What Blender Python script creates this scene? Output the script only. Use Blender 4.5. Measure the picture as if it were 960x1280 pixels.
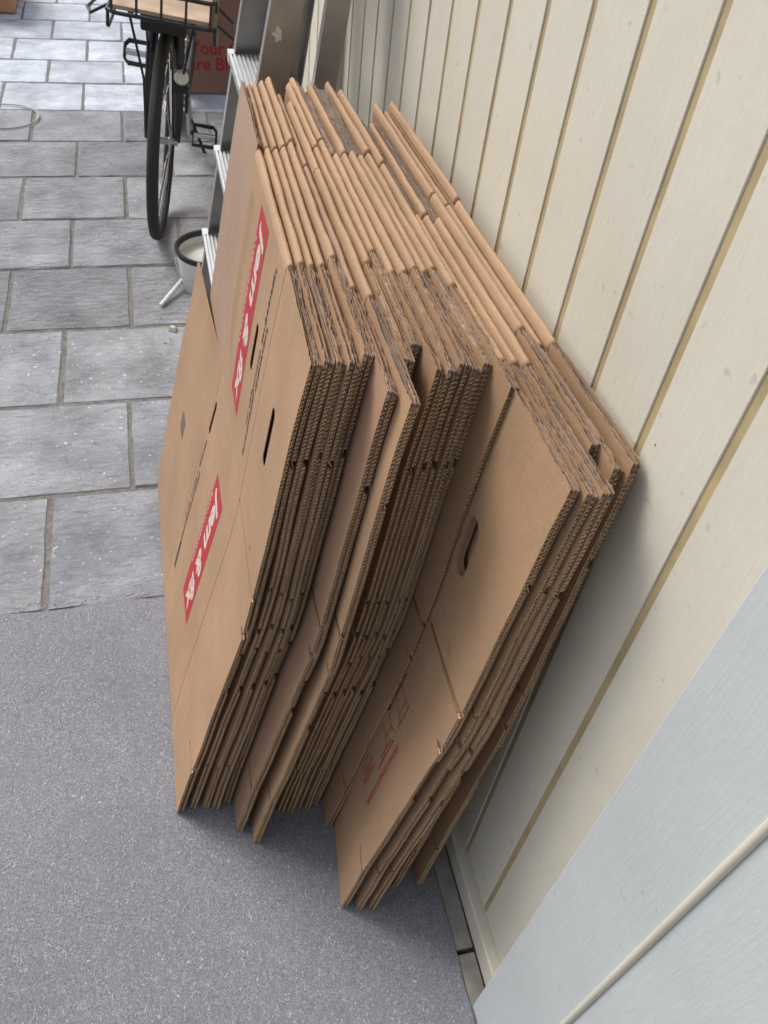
import bpy, bmesh, math, random
import numpy as np
from mathutils import Vector, Matrix
from mathutils.geometry import delaunay_2d_cdt

random.seed(7)
rng = np.random.default_rng(7)
R = math.radians
scene = bpy.context.scene
for o in list(bpy.data.objects):
    bpy.data.objects.remove(o)
COL = scene.collection

# ------------------------------------------------------------------ camera
HC = 1.65
cam_data = bpy.data.cameras.new('camera')
cam = bpy.data.objects.new('camera', cam_data)
COL.objects.link(cam)
RW = ((0.96888781, -0.09748375, 0.22749358),      # world axes in camera space
      (-0.22706482, -0.71583756, 0.66031671),
      (0.0984783, -0.6914286, -0.71570142))
M = Matrix(((RW[0][0], -RW[0][1], -RW[0][2], 0),
            (RW[1][0], -RW[1][1], -RW[1][2], 0),
            (RW[2][0], -RW[2][1], -RW[2][2], HC),
            (0, 0, 0, 1)))
cam.matrix_world = M
cam_data.sensor_fit = 'VERTICAL'
cam_data.sensor_height = 24.0
cam_data.lens = 24.0 * 1032.0 / 1280.0
cam_data.clip_start = 0.02
cam_data.clip_end = 500
cam_data.dof.use_dof = True
cam_data.dof.focus_distance = 1.05
cam_data.dof.aperture_fstop = 12.0
scene.camera = cam
scene.render.resolution_x = 768
scene.render.resolution_y = 1024

# ------------------------------------------------------------------ sky, sun, exposure
SUN_EL, SUN_AZ = 48.0, -40.0       # azimuth from +Y towards +X
world = bpy.data.worlds.new('World')
scene.world = world
world.use_nodes = True
wn = world.node_tree.nodes
wl = world.node_tree.links
wn.clear()
sky = wn.new('ShaderNodeTexSky')
sky.sky_type = 'NISHITA'
sky.sun_disc = False
sky.sun_elevation = R(SUN_EL)
sky.sun_rotation = R(SUN_AZ)
sky.air_density = 1.0
sky.dust_density = 4.0
sky.ozone_density = 1.0
hs = wn.new('ShaderNodeHueSaturation')
hs.inputs['Saturation'].default_value = 0.55
bg = wn.new('ShaderNodeBackground')
bg.inputs['Strength'].default_value = 0.125
wo = wn.new('ShaderNodeOutputWorld')
wl.new(sky.outputs[0], hs.inputs['Color'])
wl.new(hs.outputs[0], bg.inputs['Color'])
wl.new(bg.outputs[0], wo.inputs['Surface'])

sd = bpy.data.lights.new('sun', 'SUN')
sd.energy = 1.5
sd.angle = R(24)
sd.color = (1.0, 0.985, 0.96)
sun = bpy.data.objects.new('sun', sd)
COL.objects.link(sun)
dv = Vector((math.sin(R(SUN_AZ)) * math.cos(R(SUN_EL)), math.cos(R(SUN_AZ)) * math.cos(R(SUN_EL)), math.sin(R(SUN_EL))))
sun.rotation_euler = dv.to_track_quat('Z', 'Y').to_euler()
sun.location = dv * 10

vs = scene.view_settings
vs.view_transform = 'Standard'
vs.look = 'None'
vs.gamma = 1.0
vs.exposure = 0.38
vs.use_curve_mapping = False

# ------------------------------------------------------------------ helpers
def tag(o, label=None, cat=None, group=None, kind=None):
    if label: o['label'] = label
    if cat: o['category'] = cat
    if group: o['group'] = group
    if kind: o['kind'] = kind
    return o

def empty(name, loc=(0, 0, 0), rot=(0, 0, 0)):
    o = bpy.data.objects.new(name, None)
    o.empty_display_size = 0.05
    COL.objects.link(o)
    o.location = loc
    o.rotation_euler = rot
    return o

def link_mesh(name, me, mat, parent=None):
    o = bpy.data.objects.new(name, me)
    COL.objects.link(o)
    if mat is not None:
        me.materials.clear()
        for m in (mat if isinstance(mat, (list, tuple)) else [mat]):
            me.materials.append(m)
    if parent is not None:
        o.parent = parent
    return o

class MB:
    """collects vertices and faces for one mesh"""
    def __init__(self):
        self.v = []; self.f = []; self.n = 0
    def add(self, verts, faces):
        verts = np.asarray(verts, float).reshape(-1, 3)
        self.v.append(verts)
        b = self.n
        self.f.extend([tuple(i + b for i in f) for f in faces])
        self.n += len(verts)
    def hexa(self, p):
        self.add(p, [(0, 3, 2, 1), (4, 5, 6, 7), (0, 1, 5, 4), (1, 2, 6, 5), (2, 3, 7, 6), (3, 0, 4, 7)])
    def box(self, x0, x1, y0, y1, z0, z1):
        self.hexa([(x0, y0, z0), (x1, y0, z0), (x1, y1, z0), (x0, y1, z0), (x0, y0, z1), (x1, y0, z1), (x1, y1, z1), (x0, y1, z1)])
    def tube(self, pts, r, n=8, cap=True, closed=False):
        pts = [Vector(p) for p in pts]
        rs = r if isinstance(r, (list, tuple)) else [r] * len(pts)
        m = len(pts)
        up = None
        rings = []
        for i, p in enumerate(pts):
            if closed:
                d = (pts[(i + 1) % m] - pts[i - 1])
            else:
                d = pts[min(i + 1, m - 1)] - pts[max(i - 1, 0)]
            d.normalize()
            if up is None:
                up = Vector((0, 0, 1)) if abs(d.z) < 0.9 else Vector((1, 0, 0))
            s = d.cross(up)
            if s.length < 1e-6:
                s = d.orthogonal()
            s.normalize()
            up = s.cross(d).normalized()
            rings.append([p + (s * math.cos(2 * math.pi * k / n) + up * math.sin(2 * math.pi * k / n)) * rs[i] for k in range(n)])
        vv = [tuple(q) for ring in rings for q in ring]
        ff = []
        for i in range(m if closed else m - 1):
            j = (i + 1) % m
            for k in range(n):
                ff.append((i * n + k, i * n + (k + 1) % n, j * n + (k + 1) % n, j * n + k))
        if cap and not closed:
            ff.append(tuple(reversed(range(n))))
            ff.append(tuple((m - 1) * n + k for k in range(n)))
        self.add(vv, ff)
    def lathe(self, prof, n=32, axis='z', c=(0, 0, 0)):
        vv = []
        for (r, h) in prof:
            for k in range(n):
                a = 2 * math.pi * k / n
                if axis == 'z':
                    vv.append((c[0] + r * math.cos(a), c[1] + r * math.sin(a), c[2] + h))
                elif axis == 'x':
                    vv.append((c[0] + h, c[1] + r * math.cos(a), c[2] + r * math.sin(a)))
                else:
                    vv.append((c[0] + r * math.cos(a), c[1] + h, c[2] + r * math.sin(a)))
        ff = []
        for i in range(len(prof) - 1):
            for k in range(n):
                ff.append((i * n + k, i * n + (k + 1) % n, (i + 1) * n + (k + 1) % n, (i + 1) * n + k))
        self.add(vv, ff)
    def build(self, name, mat, parent=None, smooth=False, fn=None, recalc=True):
        V = np.concatenate(self.v) if self.v else np.zeros((0, 3))
        if fn is not None:
            V = fn(V)
        me = bpy.data.meshes.new(name)
        me.from_pydata(V.tolist(), [], self.f)
        if recalc:
            bm = bmesh.new(); bm.from_mesh(me)
            bmesh.ops.recalc_face_normals(bm, faces=bm.faces)
            bm.to_mesh(me); bm.free()
        if smooth:
            me.shade_smooth()
            if smooth != 'all':
                try:
                    me.set_sharp_from_angle(angle=R(smooth if smooth is not True else 35))
                except Exception:
                    pass
        me.update()
        return link_mesh(name, me, mat, parent)

def bevel(o, w, seg=2):
    md = o.modifiers.new('bevel', 'BEVEL')
    md.width = w; md.segments = seg; md.limit_method = 'ANGLE'; md.angle_limit = R(40)
    return o

# ------------------------------------------------------------------ materials
def nmat(name):
    m = bpy.data.materials.new(name)
    m.use_nodes = True
    nt = m.node_tree
    b = nt.nodes['Principled BSDF']
    return m, nt, b

def N(nt, t, **kw):
    n = nt.nodes.new(t)
    for k, v in kw.items():
        if k.startswith('i_'):
            n.inputs[k[2:].replace('_', ' ')].default_value = v
        else:
            setattr(n, k, v)
    return n

def L(nt, a, b):
    nt.links.new(a, b)

def ramp(nt, fac, stops):
    r = nt.nodes.new('ShaderNodeValToRGB')
    e = r.color_ramp.elements
    while len(e) < len(stops):
        e.new(0.5)
    for el, (p, c) in zip(e, stops):
        el.position = p
        el.color = (c[0], c[1], c[2], 1) if isinstance(c, tuple) else (c, c, c, 1)
    nt.links.new(fac, r.inputs['Fac'])
    return r

def mix(nt, fac, a, b, mode='MIX'):
    m = nt.nodes.new('ShaderNodeMix')
    m.data_type = 'RGBA'; m.blend_type = mode
    if isinstance(fac, float): m.inputs[0].default_value = fac
    else: nt.links.new(fac, m.inputs[0])
    for s, x in ((6, a), (7, b)):
        if isinstance(x, tuple): m.inputs[s].default_value = (x[0], x[1], x[2], 1)
        else: nt.links.new(x, m.inputs[s])
    return m.outputs[2]

def coord(nt, kind='Object', scale=(1, 1, 1)):
    tc = nt.nodes.new('ShaderNodeTexCoord')
    mp = nt.nodes.new('ShaderNodeMapping')
    mp.inputs['Scale'].default_value = scale
    nt.links.new(tc.outputs[kind], mp.inputs['Vector'])
    return mp.outputs[0]

def noise(nt, vec, scale, detail=4, rough=0.55, dist=0.0):
    n = nt.nodes.new('ShaderNodeTexNoise')
    n.inputs['Scale'].default_value = scale
    n.inputs['Detail'].default_value = detail
    n.inputs['Roughness'].default_value = rough
    n.inputs['Distortion'].default_value = dist
    nt.links.new(vec, n.inputs['Vector'])
    return n.outputs['Fac']

def bump(nt, h, bsdf, strength=0.3, dist=0.002):
    b = nt.nodes.new('ShaderNodeBump')
    b.inputs['Strength'].default_value = strength
    b.inputs['Distance'].default_value = dist
    nt.links.new(h, b.inputs['Height'])
    nt.links.new(b.outputs[0], bsdf.inputs['Normal'])

def kraft(name, col, var=0.10, dirt=0.0):
    m, nt, b = nmat(name)
    v = coord(nt, 'Object')
    vf = coord(nt, 'Object', (60, 9, 60))
    n1 = noise(nt, v, 5, 4)
    n2 = noise(nt, vf, 9, 5, 0.7)
    n3 = noise(nt, v, 900, 2)
    dark = tuple(c * (1 - var) for c in col)
    lite = tuple(min(1, c * (1 + var)) for c in col)
    c1 = ramp(nt, n1, [(0.3, dark), (0.7, lite)]).outputs[0]
    c2 = ramp(nt, n2, [(0.3, 0.86), (0.7, 1.08)]).outputs[0]
    c3 = ramp(nt, n3, [(0.3, 0.93), (0.62, 1.05)]).outputs[0]
    c = mix(nt, 1.0, c1, c2, 'MULTIPLY')
    c = mix(nt, 1.0, c, c3, 'MULTIPLY')
    sc_ = noise(nt, coord(nt, 'Object', (1, 1.6, 0.5)), 11, 6, 0.7, 0.5)
    c = mix(nt, ramp(nt, sc_, [(0.60, 0.0), (0.78, 0.34)]).outputs[0], c, tuple(min(1, x * 1.30 + .02) for x in col))
    st_ = noise(nt, v, 3.1, 5, 0.65, 0.8)
    c = mix(nt, ramp(nt, st_, [(0.60, 0.0), (0.75, 0.30)]).outputs[0], c, tuple(x * 0.72 for x in col))
    oi = nt.nodes.new('ShaderNodeObjectInfo')
    rv = ramp(nt, oi.outputs['Random'], [(0.0, (0.93, 0.92, 0.91)), (1.0, (1.06, 1.05, 1.04))]).outputs[0]
    c = mix(nt, 1.0, c, rv, 'MULTIPLY')
    L(nt, c, b.inputs['Base Color'])
    b.inputs['Roughness'].default_value = 0.62
    b.inputs['Specular IOR Level'].default_value = 0.35
    wv = nt.nodes.new('ShaderNodeTexWave'); wv.wave_type = 'BANDS'; wv.bands_direction = 'Z'
    wv.inputs['Scale'].default_value = 48.0; wv.inputs['Distortion'].default_value = 0.6; wv.inputs['Detail'].default_value = 1.0
    L(nt, v, wv.inputs['Vector'])
    ad = nt.nodes.new('ShaderNodeMath'); ad.operation = 'MULTIPLY_ADD'
    L(nt, wv.outputs['Fac'], ad.inputs[0]); ad.inputs[1].default_value = 0.30; L(nt, n2, ad.inputs[2])
    n5 = noise(nt, v, 14, 4, 0.6)
    ad2 = nt.nodes.new('ShaderNodeMath'); ad2.operation = 'MULTIPLY_ADD'
    L(nt, n5, ad2.inputs[0]); ad2.inputs[1].default_value = 2.6; L(nt, ad.outputs[0], ad2.inputs[2])
    bump(nt, ad2.outputs[0], b, 0.30, 0.0008)
    return m

KRAFT = kraft('kraft board', (0.405, 0.256, 0.150))
KRAFT_PINK = kraft('kraft pinkish board', (0.395, 0.265, 0.185))  # pinker kraft tone for the back sheets and one far flap
KRAFT_RED = kraft('kraft reddish liner', (0.385, 0.238, 0.155))
FLUTE = kraft('kraft flute', (0.40, 0.26, 0.145))
CUT = kraft('kraft cut edge', (0.74, 0.55, 0.33), 0.12)
RAW = kraft('kraft raw edge', (0.33, 0.25, 0.20), 0.35)
RAW_L = kraft('kraft raw edge pale', (0.50, 0.375, 0.295), 0.3)
RAW_D = kraft('kraft raw edge dull', (0.22, 0.165, 0.13), 0.35)
KRAFT_FAR = kraft('kraft carton shade tone', (0.30, 0.16, 0.11))  # carton stands in shade; that shade is put into this colour

def flat(name, col, rough=0.6, metal=0.0, spec=0.5, nz=0.0, ns=30.0, bs=0.0):
    m, nt, b = nmat(name)
    b.inputs['Base Color'].default_value = (*col, 1)
    b.inputs['Roughness'].default_value = rough
    b.inputs['Metallic'].default_value = metal
    b.inputs['Specular IOR Level'].default_value = spec
    if nz > 0:
        v = coord(nt, 'Object')
        n = noise(nt, v, ns, 5)
        c = ramp(nt, n, [(0.3, tuple(x * (1 - nz) for x in col)), (0.7, tuple(min(1, x * (1 + nz)) for x in col))])
        L(nt, c.outputs[0], b.inputs['Base Color'])
        if bs > 0:
            bump(nt, n, b, bs, 0.001)
    return m

def ink(name, col, wear=0.25):
    m, nt, b = nmat(name)
    v = coord(nt, 'Object', (60, 14, 60))
    n = noise(nt, v, 14, 4, 0.7)
    c = ramp(nt, n, [(0.25, tuple(x * (1 - wear) + 0.3 * wear * y for x, y in zip(col, (0.42, 0.27, 0.16)))), (0.6, col)])
    L(nt, c.outputs[0], b.inputs['Base Color'])
    b.inputs['Roughness'].default_value = 0.55
    return m

INK_RED = ink('red print', (0.42, 0.014, 0.024), 0.10)
INK_RED2 = ink('red thin print', (0.42, 0.05, 0.04))
INK_BLACK = ink('black print', (0.035, 0.028, 0.025))  # also paints the dark of one hand hole
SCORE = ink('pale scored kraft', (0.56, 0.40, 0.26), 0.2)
INK_GREY = ink('grey print', (0.20, 0.16, 0.13))
INK_WHITE = ink('pale reversed print', (0.62, 0.52, 0.46), 0.1)

def paint_wood(name, col, grain=1.0):
    m, nt, b = nmat(name)
    v = coord(nt, 'Object')
    vg = coord(nt, 'Object', (9, 9, 0.6))
    n1 = noise(nt, v, 2.6, 5, 0.65)
    n2 = noise(nt, vg, 22, 6, 0.65, 0.6)
    n3 = noise(nt, v, 110, 2)
    c1 = ramp(nt, n1, [(0.3, tuple(x * 0.90 for x in col)), (0.72, tuple(min(1, x * 1.03) for x in col))]).outputs[0]
    spots = ramp(nt, noise(nt, v, 60, 2, 0.4), [(0.70, 1.0), (0.78, 0.80)]).outputs[0]
    c = mix(nt, 1.0, c1, spots, 'MULTIPLY')
    g = ramp(nt, n2, [(0.3, 0.97), (0.7, 1.02)]).outputs[0]
    c = mix(nt, 1.0, c, g, 'MULTIPLY')
    oi = nt.nodes.new('ShaderNodeObjectInfo')
    rv = ramp(nt, oi.outputs['Random'], [(0.0, 0.965), (1.0, 1.03)]).outputs[0]
    c = mix(nt, 1.0, c, rv, 'MULTIPLY')
    L(nt, c, b.inputs['Base Color'])
    b.inputs['Roughness'].default_value = 0.5
    hh = nt.nodes.new('ShaderNodeMath'); hh.operation = 'ADD'
    L(nt, n2, hh.inputs[0]); L(nt, n3, hh.inputs[1])
    bump(nt, hh.outputs[0], b, 0.35 * grain, 0.0009)
    return m

CREAM = paint_wood('cream painted boards', (0.70, 0.66, 0.55))
GROOVE = flat('tan groove paint', (0.43, 0.335, 0.185), 0.6, nz=0.22, ns=14)
DOORW = paint_wood('grey white painted door', (0.56, 0.59, 0.59), 1.5)
BEAD = paint_wood('cream bead', (0.70, 0.66, 0.55))

def carpet_mat():
    m, nt, b = nmat('grey needle felt')
    v = coord(nt, 'Object')
    vs_ = coord(nt, 'Object', (1.0, 0.6, 1))
    n1 = noise(nt, vs_, 225, 2, 0.7, 2.5)
    n2 = noise(nt, v, 420, 2)
    n3 = noise(nt, v, 3.0, 4)
    c = ramp(nt, n1, [(0.28, (0.115, 0.122, 0.145)), (0.45, (0.225, 0.235, 0.27)), (0.60, (0.345, 0.36, 0.40)), (0.73, (0.84, 0.86, 0.91))]).outputs[0]
    c = mix(nt, 0.22, c, ramp(nt, n2, [(0.35, 0.12), (0.65, 0.42)]).outputs[0])
    c = mix(nt, 1.0, c, ramp(nt, n3, [(0.3, 0.88), (0.7, 1.08)]).outputs[0], 'MULTIPLY')
    st_ = ramp(nt, noise(nt, v, 9, 5, 0.6), [(0.62, (1, 1, 1)), (0.74, (0.80, 0.77, 0.74))])
    c = mix(nt, 1.0, c, st_.outputs[0], 'MULTIPLY')
    L(nt, c, b.inputs['Base Color'])
    b.inputs['Roughness'].default_value = 0.8
    b.inputs['Sheen Weight'].default_value = 0.15
    bump(nt, n1, b, 0.9, 0.004)
    return m
CARPET = carpet_mat()

def paver_mat(name, base, rough_relief, spk):
    m, nt, b = nmat(name)
    tc = nt.nodes.new('ShaderNodeTexCoord')
    oi = nt.nodes.new('ShaderNodeObjectInfo')
    vm = nt.nodes.new('ShaderNodeVectorMath'); vm.operation = 'ADD'
    L(nt, tc.outputs['Object'], vm.inputs[0])
    sc = nt.nodes.new('ShaderNodeVectorMath'); sc.operation = 'SCALE'
    L(nt, oi.outputs['Location'], sc.inputs[0]); sc.inputs['Scale'].default_value = 3.7
    L(nt, sc.outputs[0], vm.inputs[1])
    v = vm.outputs[0]
    mp = nt.nodes.new('ShaderNodeMapping'); mp.inputs['Scale'].default_value = (1, 2.6, 1)
    L(nt, v, mp.inputs['Vector'])
    n1 = noise(nt, v, 6, 5, 0.6)
    n2 = noise(nt, mp.outputs[0], 22, 7, 0.72, 0.8)
    n3 = noise(nt, v, 85, 3, 0.6)
    n4 = noise(nt, v, 260, 2, 0.5)
    lo = tuple(x * 0.64 for x in base); hi = tuple(min(1, x * 1.34) for x in base)
    c = ramp(nt, n1, [(0.28, lo), (0.72, hi)]).outputs[0]
    c = mix(nt, 1.0, c, ramp(nt, n2, [(0.30, 0.62), (0.46, 0.98), (0.7, 1.12)]).outputs[0], 'MULTIPLY')
    c = mix(nt, 1.0, c, ramp(nt, n4, [(0.3, 0.85), (0.7, 1.12)]).outputs[0], 'MULTIPLY')
    sp = ramp(nt, n3, [(0.655, 0.0), (0.71, 1.0)])
    c = mix(nt, sp.outputs[0], c, tuple(min(1, x * spk) for x in base))
    rv = ramp(nt, oi.outputs['Random'], [(0.0, (0.86, 0.87, 0.88)), (0.5, (1.0, 0.99, 0.97)), (1.0, (1.10, 1.11, 1.13))]).outputs[0]
    c = mix(nt, 1.0, c, rv, 'MULTIPLY')
    L(nt, c, b.inputs['Base Color'])
    b.inputs['Roughness'].default_value = 0.66
    bump(nt, n2, b, rough_relief, 0.022)
    return m
PAV_NEAR = paver_mat('worn concrete paver', (0.305, 0.315, 0.34), 0.5, 2.4)
PAV_MID = paver_mat('riven concrete paver', (0.315, 0.32, 0.34), 0.85, 2.0)
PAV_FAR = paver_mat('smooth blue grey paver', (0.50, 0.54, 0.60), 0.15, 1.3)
SOIL = flat('sandy joint', (0.185, 0.172, 0.16), 0.95, nz=0.35, ns=60, bs=0.6)
CONC = flat('dirty concrete edging', (0.30, 0.28, 0.255), 0.85, nz=0.3, ns=20, bs=0.5)
DIRT = flat('light crumbs', (0.55, 0.50, 0.45), 0.9)
ALU = flat('scuffed aluminium', (0.46, 0.46, 0.45), 0.42, 1.0, nz=0.12, ns=18)
ALU_T = flat('ribbed tread aluminium', (0.66, 0.67, 0.68), 0.5, 0.75, nz=0.06, ns=30)
BLACK = flat('black plastic', (0.018, 0.018, 0.02), 0.45)
BLACKM = flat('black enamel', (0.016, 0.017, 0.020), 0.35)
RUBBER = flat('tyre rubber', (0.022, 0.022, 0.024), 0.75)
STEEL = flat('steel', (0.62, 0.62, 0.64), 0.25, 1.0)
WHITEP = flat('white plastic', (0.74, 0.74, 0.71), 0.4, nz=0.06, ns=8)
BUCKET_IN = flat('bucket contents', (0.78, 0.77, 0.70), 0.6, nz=0.08, ns=9)
WOOD = flat('pale plywood', (0.52, 0.38, 0.27), 0.6, nz=0.2, ns=12)
CABLE = flat('tan cable', (0.50, 0.45, 0.38), 0.5)
WOODO = flat('orange timber', (0.52, 0.25, 0.11), 0.6, nz=0.2, ns=12)
LENS = flat('lamp lens', (0.75, 0.75, 0.72), 0.12)
SPLASH = flat('dried plaster', (0.68, 0.66, 0.62), 0.9)
DARKDOOR = flat('black door paint', (0.02, 0.018, 0.02), 0.5)
ROOFM = flat('shade roof boards', (0.36, 0.34, 0.31), 0.8, nz=0.1, ns=5)

# ------------------------------------------------------------------ setting: ground, pavers, edging, unseen shade roof
g = MB()
g.add([(-120, -120, -0.03), (120, -120, -0.03), (120, 160, -0.03), (-120, 160, -0.03)], [(0, 1, 2, 3)])
ground = g.build('ground', SOIL)
tag(ground, kind='structure', label='sandy ground under the grey paving slabs')
ground['category'] = 'ground'

patio_mb = MB()
patio_mb.add([(-2.4, 0.85, -0.0045), (1.6, 0.85, -0.0045), (1.6, 9.2, -0.0045), (-2.4, 9.2, -0.0045)], [(0, 1, 2, 3)])
patio = patio_mb.build('pavement', SOIL)
tag(patio, 'sandy joints between grey square paving slabs in running bond', 'pavement', kind='structure')

def paver(x0, x1, y0, y1, mat):
    dz = random.uniform(-0.0025, 0.0025)
    cx, cy = (x0 + x1) / 2, (y0 + y1) / 2
    mb = MB()
    n = 6
    def ring(ins, z, jit):
        pts = []
        xa, xb, ya, yb = x0 + ins - cx, x1 - ins - cx, y0 + ins - cy, y1 - ins - cy
        for i in range(n): pts.append((xa + (xb - xa) * i / n, ya))
        for i in range(n): pts.append((xb, ya + (yb - ya) * i / n))
        for i in range(n): pts.append((xb - (xb - xa) * i / n, yb))
        for i in range(n): pts.append((xa, yb - (yb - ya) * i / n))
        return [(p[0] + random.uniform(-jit, jit), p[1] + random.uniform(-jit, jit), z) for p in pts]
    m = 4 * n
    vv = ring(0.0, -0.028, 0) + ring(0.0, -0.006, 0.0018) + ring(0.005, 0.0, 0.0018)
    ff = []
    for r_ in range(2):
        for k in range(m):
            ff.append((r_ * m + k, r_ * m + (k + 1) % m, (r_ + 1) * m + (k + 1) % m, (r_ + 1) * m + k))
    ff.append(tuple(2 * m + k for k in range(m)))
    mb.add(vv, ff)
    o = mb.build('paver', mat, patio, recalc=False)
    o.location = (cx, cy, dz)
    o.rotation_euler = (random.uniform(-.004, .004), random.uniform(-.004, .004), random.uniform(-.006, .006))
    return o

rows = [(0.92, 1.304, -0.15), (1.309, 1.704, -0.359), (1.704, 2.091, -0.146), (2.091, 2.488, -0.346), (2.488, 2.88, -0.130),
        (2.88, 3.247, -0.335), (3.247, 3.624, -0.130), (3.624, 3.98, -0.327), (3.98, 4.336, -0.129)]
GAP = 0.0045
for (y0, y1, xo) in rows:
    w = 0.402
    k0 = -5
    k1 = 1 if y1 < 4.0 else 3
    for k in range(k0, k1 + 2):
        xa = xo + k * w; xb = xa + w
        if xa > 0.42 and y1 < 4.3: continue
        if y1 < 4.1: xb = min(xb, 0.428)
        mat = PAV_MID if y0 > 2.4 and (random.random() < 0.75) else PAV_NEAR
        gg = GAP + random.uniform(-.001, .0015)
        if xb - xa > 0.05:
            paver(xa + gg, xb - gg, y0 + gg, y1 - gg, mat)
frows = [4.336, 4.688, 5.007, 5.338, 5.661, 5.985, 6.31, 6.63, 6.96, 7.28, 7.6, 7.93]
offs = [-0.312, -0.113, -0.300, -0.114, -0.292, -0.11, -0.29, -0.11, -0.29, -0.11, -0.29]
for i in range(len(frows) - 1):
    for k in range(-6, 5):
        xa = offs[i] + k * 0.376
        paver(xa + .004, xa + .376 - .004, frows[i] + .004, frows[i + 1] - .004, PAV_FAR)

edge_y = [0.0, 0.395, 0.80, 1.21, 1.60]
for a, b in zip(edge_y[:-1], edge_y[1:]):
    mb = MB(); mb.box(0.3985, 0.4335, a + .004, b - .004, -0.03, 0.002)
    o = mb.build('edging_stone', CONC, ground); bevel(o, .003)

rf = MB(); rf.box(-2.6, 0.9, -5.5, -2.6, 2.45, 2.57)  # unseen slab behind the camera, added to cut the sky light
roof = rf.build('shade_roof', ROOFM)
tag(roof, 'unseen board roof behind the camera, placed to hold back sky light', 'roof', kind='structure')

# carpet
cb = MB()
nx, ny = 60, 60
X0, X1, Y0, Y1 = -1.5, 0.398, -1.6, 1.312
ga = []
for j in range(ny + 1):
    for i in range(nx + 1):
        x = X0 + (X1 - X0) * i / nx; y = Y0 + (Y1 - Y0) * j / ny
        if j == ny: y += 0.004 * math.sin(x * 23) + random.uniform(-.002, .002)
        if i == nx: x += random.uniform(-.0015, .0015)
        ga.append((x, y, 0.006 + 0.0012 * math.sin(x * 7 + y * 5)))
gf = [(j * (nx + 1) + i, j * (nx + 1) + i + 1, (j + 1) * (nx + 1) + i + 1, (j + 1) * (nx + 1) + i) for j in range(ny) for i in range(nx)]
cb.add(ga, gf)
carpet = cb.build('carpet', CARPET)
so = carpet.modifiers.new('thickness', 'SOLIDIFY'); so.thickness = 0.006; so.offset = -1
tag(carpet, 'grey flecked felt carpet laid under the stack of flattened boxes', 'carpet')

# ------------------------------------------------------------------ plank wall
XW = 0.456
wall = empty('plank_wall', (XW, 0.9, 0))
tag(wall, 'cream painted vertical plank wall with tan grooves behind the boxes', 'wall')
def wpart(mb, name, mat, sm=False):
    o = mb.build(name, mat, wall, sm)
    o.matrix_parent_inverse = Matrix.Translation((-XW, -0.9, 0))
    return o
GY0, GS = 0.440, 0.1123
GW = 0.0060
mb = MB(); mb.box(XW + 0.0019, XW + 0.05, -0.75, 4.05, 0.0, 2.45)
wpart(mb, 'groove_backing', GROOVE)
ks = list(range(-10, 15))
POST0, POST1 = 2.085, 2.20
def board(ya, yb, n=0):
    mb = MB()
    c = 0.0010
    prof = [(XW + 0.0018, ya), (XW + c, ya), (XW, ya + c), (XW, yb - c), (XW + c, yb), (XW + 0.0018, yb)]
    segs = 7
    zs = [0.0672 + (2.445 - 0.0672) * s / segs for s in range(segs + 1)]
    vv = []; ff = []
    for s, z in enumerate(zs):
        j = random.uniform(-.0006, .0006)
        for (x, y) in prof:
            vv.append((x, y + j, z))
    m = len(prof)
    for s in range(segs):
        for k in range(m - 1):
            ff.append((s * m + k, s * m + k + 1, (s + 1) * m + k + 1, (s + 1) * m + k))
    ff.append(tuple(range(m))); ff.append(tuple(segs * m + k for k in range(m)))
    mb.add(vv, ff)
    o = wpart(mb, 'board', CREAM)
    return o
for k in ks:
    ya = GY0 + GS * k + GW; yb = GY0 + GS * (k + 1) - GW
    if ya > POST0 - .02: break
    board(ya, min(yb, POST0 - .001))
y = POST1 + .003
while y < 2.72:
    board(y, y + GS - 2 * GW); y += GS
y = 3.70
while y < 4.0:
    board(y, y + GS - 2 * GW); y += GS
mb = MB(); mb.box(XW - 0.032, XW + 0.004, POST0, POST1, 0.0, 2.44)
bevel(wpart(mb, 'corner_post', CREAM), 0.003)
# sill board along the foot of the wall
mb = MB(); mb.box(0.435, XW + 0.03, -0.75, 2.08, 0.0, 0.0655)
bevel(wpart(mb, 'sill_board', CREAM), 0.003)
# nail heads
for i in range(16):
    yy = GY0 + GS * random.randint(-1, 10) + random.choice((0.02, 0.055, 0.09))
    zz = random.uniform(0.12, 1.5)
    mb = MB(); mb.lathe([(0.0, -0.0006), (0.0011, -0.0006), (0.0011, 0.001)], 8, 'x', (XW, yy, zz))
    wpart(mb, 'nail_head', INK_GREY)
# dark door further along the wall
dd = empty('dark_door', (0.47, 3.2, 0))
tag(dd, 'black door in the plank wall behind the aluminium ladder', 'door')
for nm, args, mt in (('leaf', (0.462, 0.475 - .012, 2.80, 3.66, 0.02, 2.05), DARKDOOR), ('handle', (0.41, 0.4615, 2.86, 2.88, 1.0, 1.02), STEEL)):
    mb = MB(); mb.box(*args)
    o = mb.build(nm, mt, dd); o.matrix_parent_inverse = Matrix.Translation((-0.47, -3.2, 0))

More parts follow.
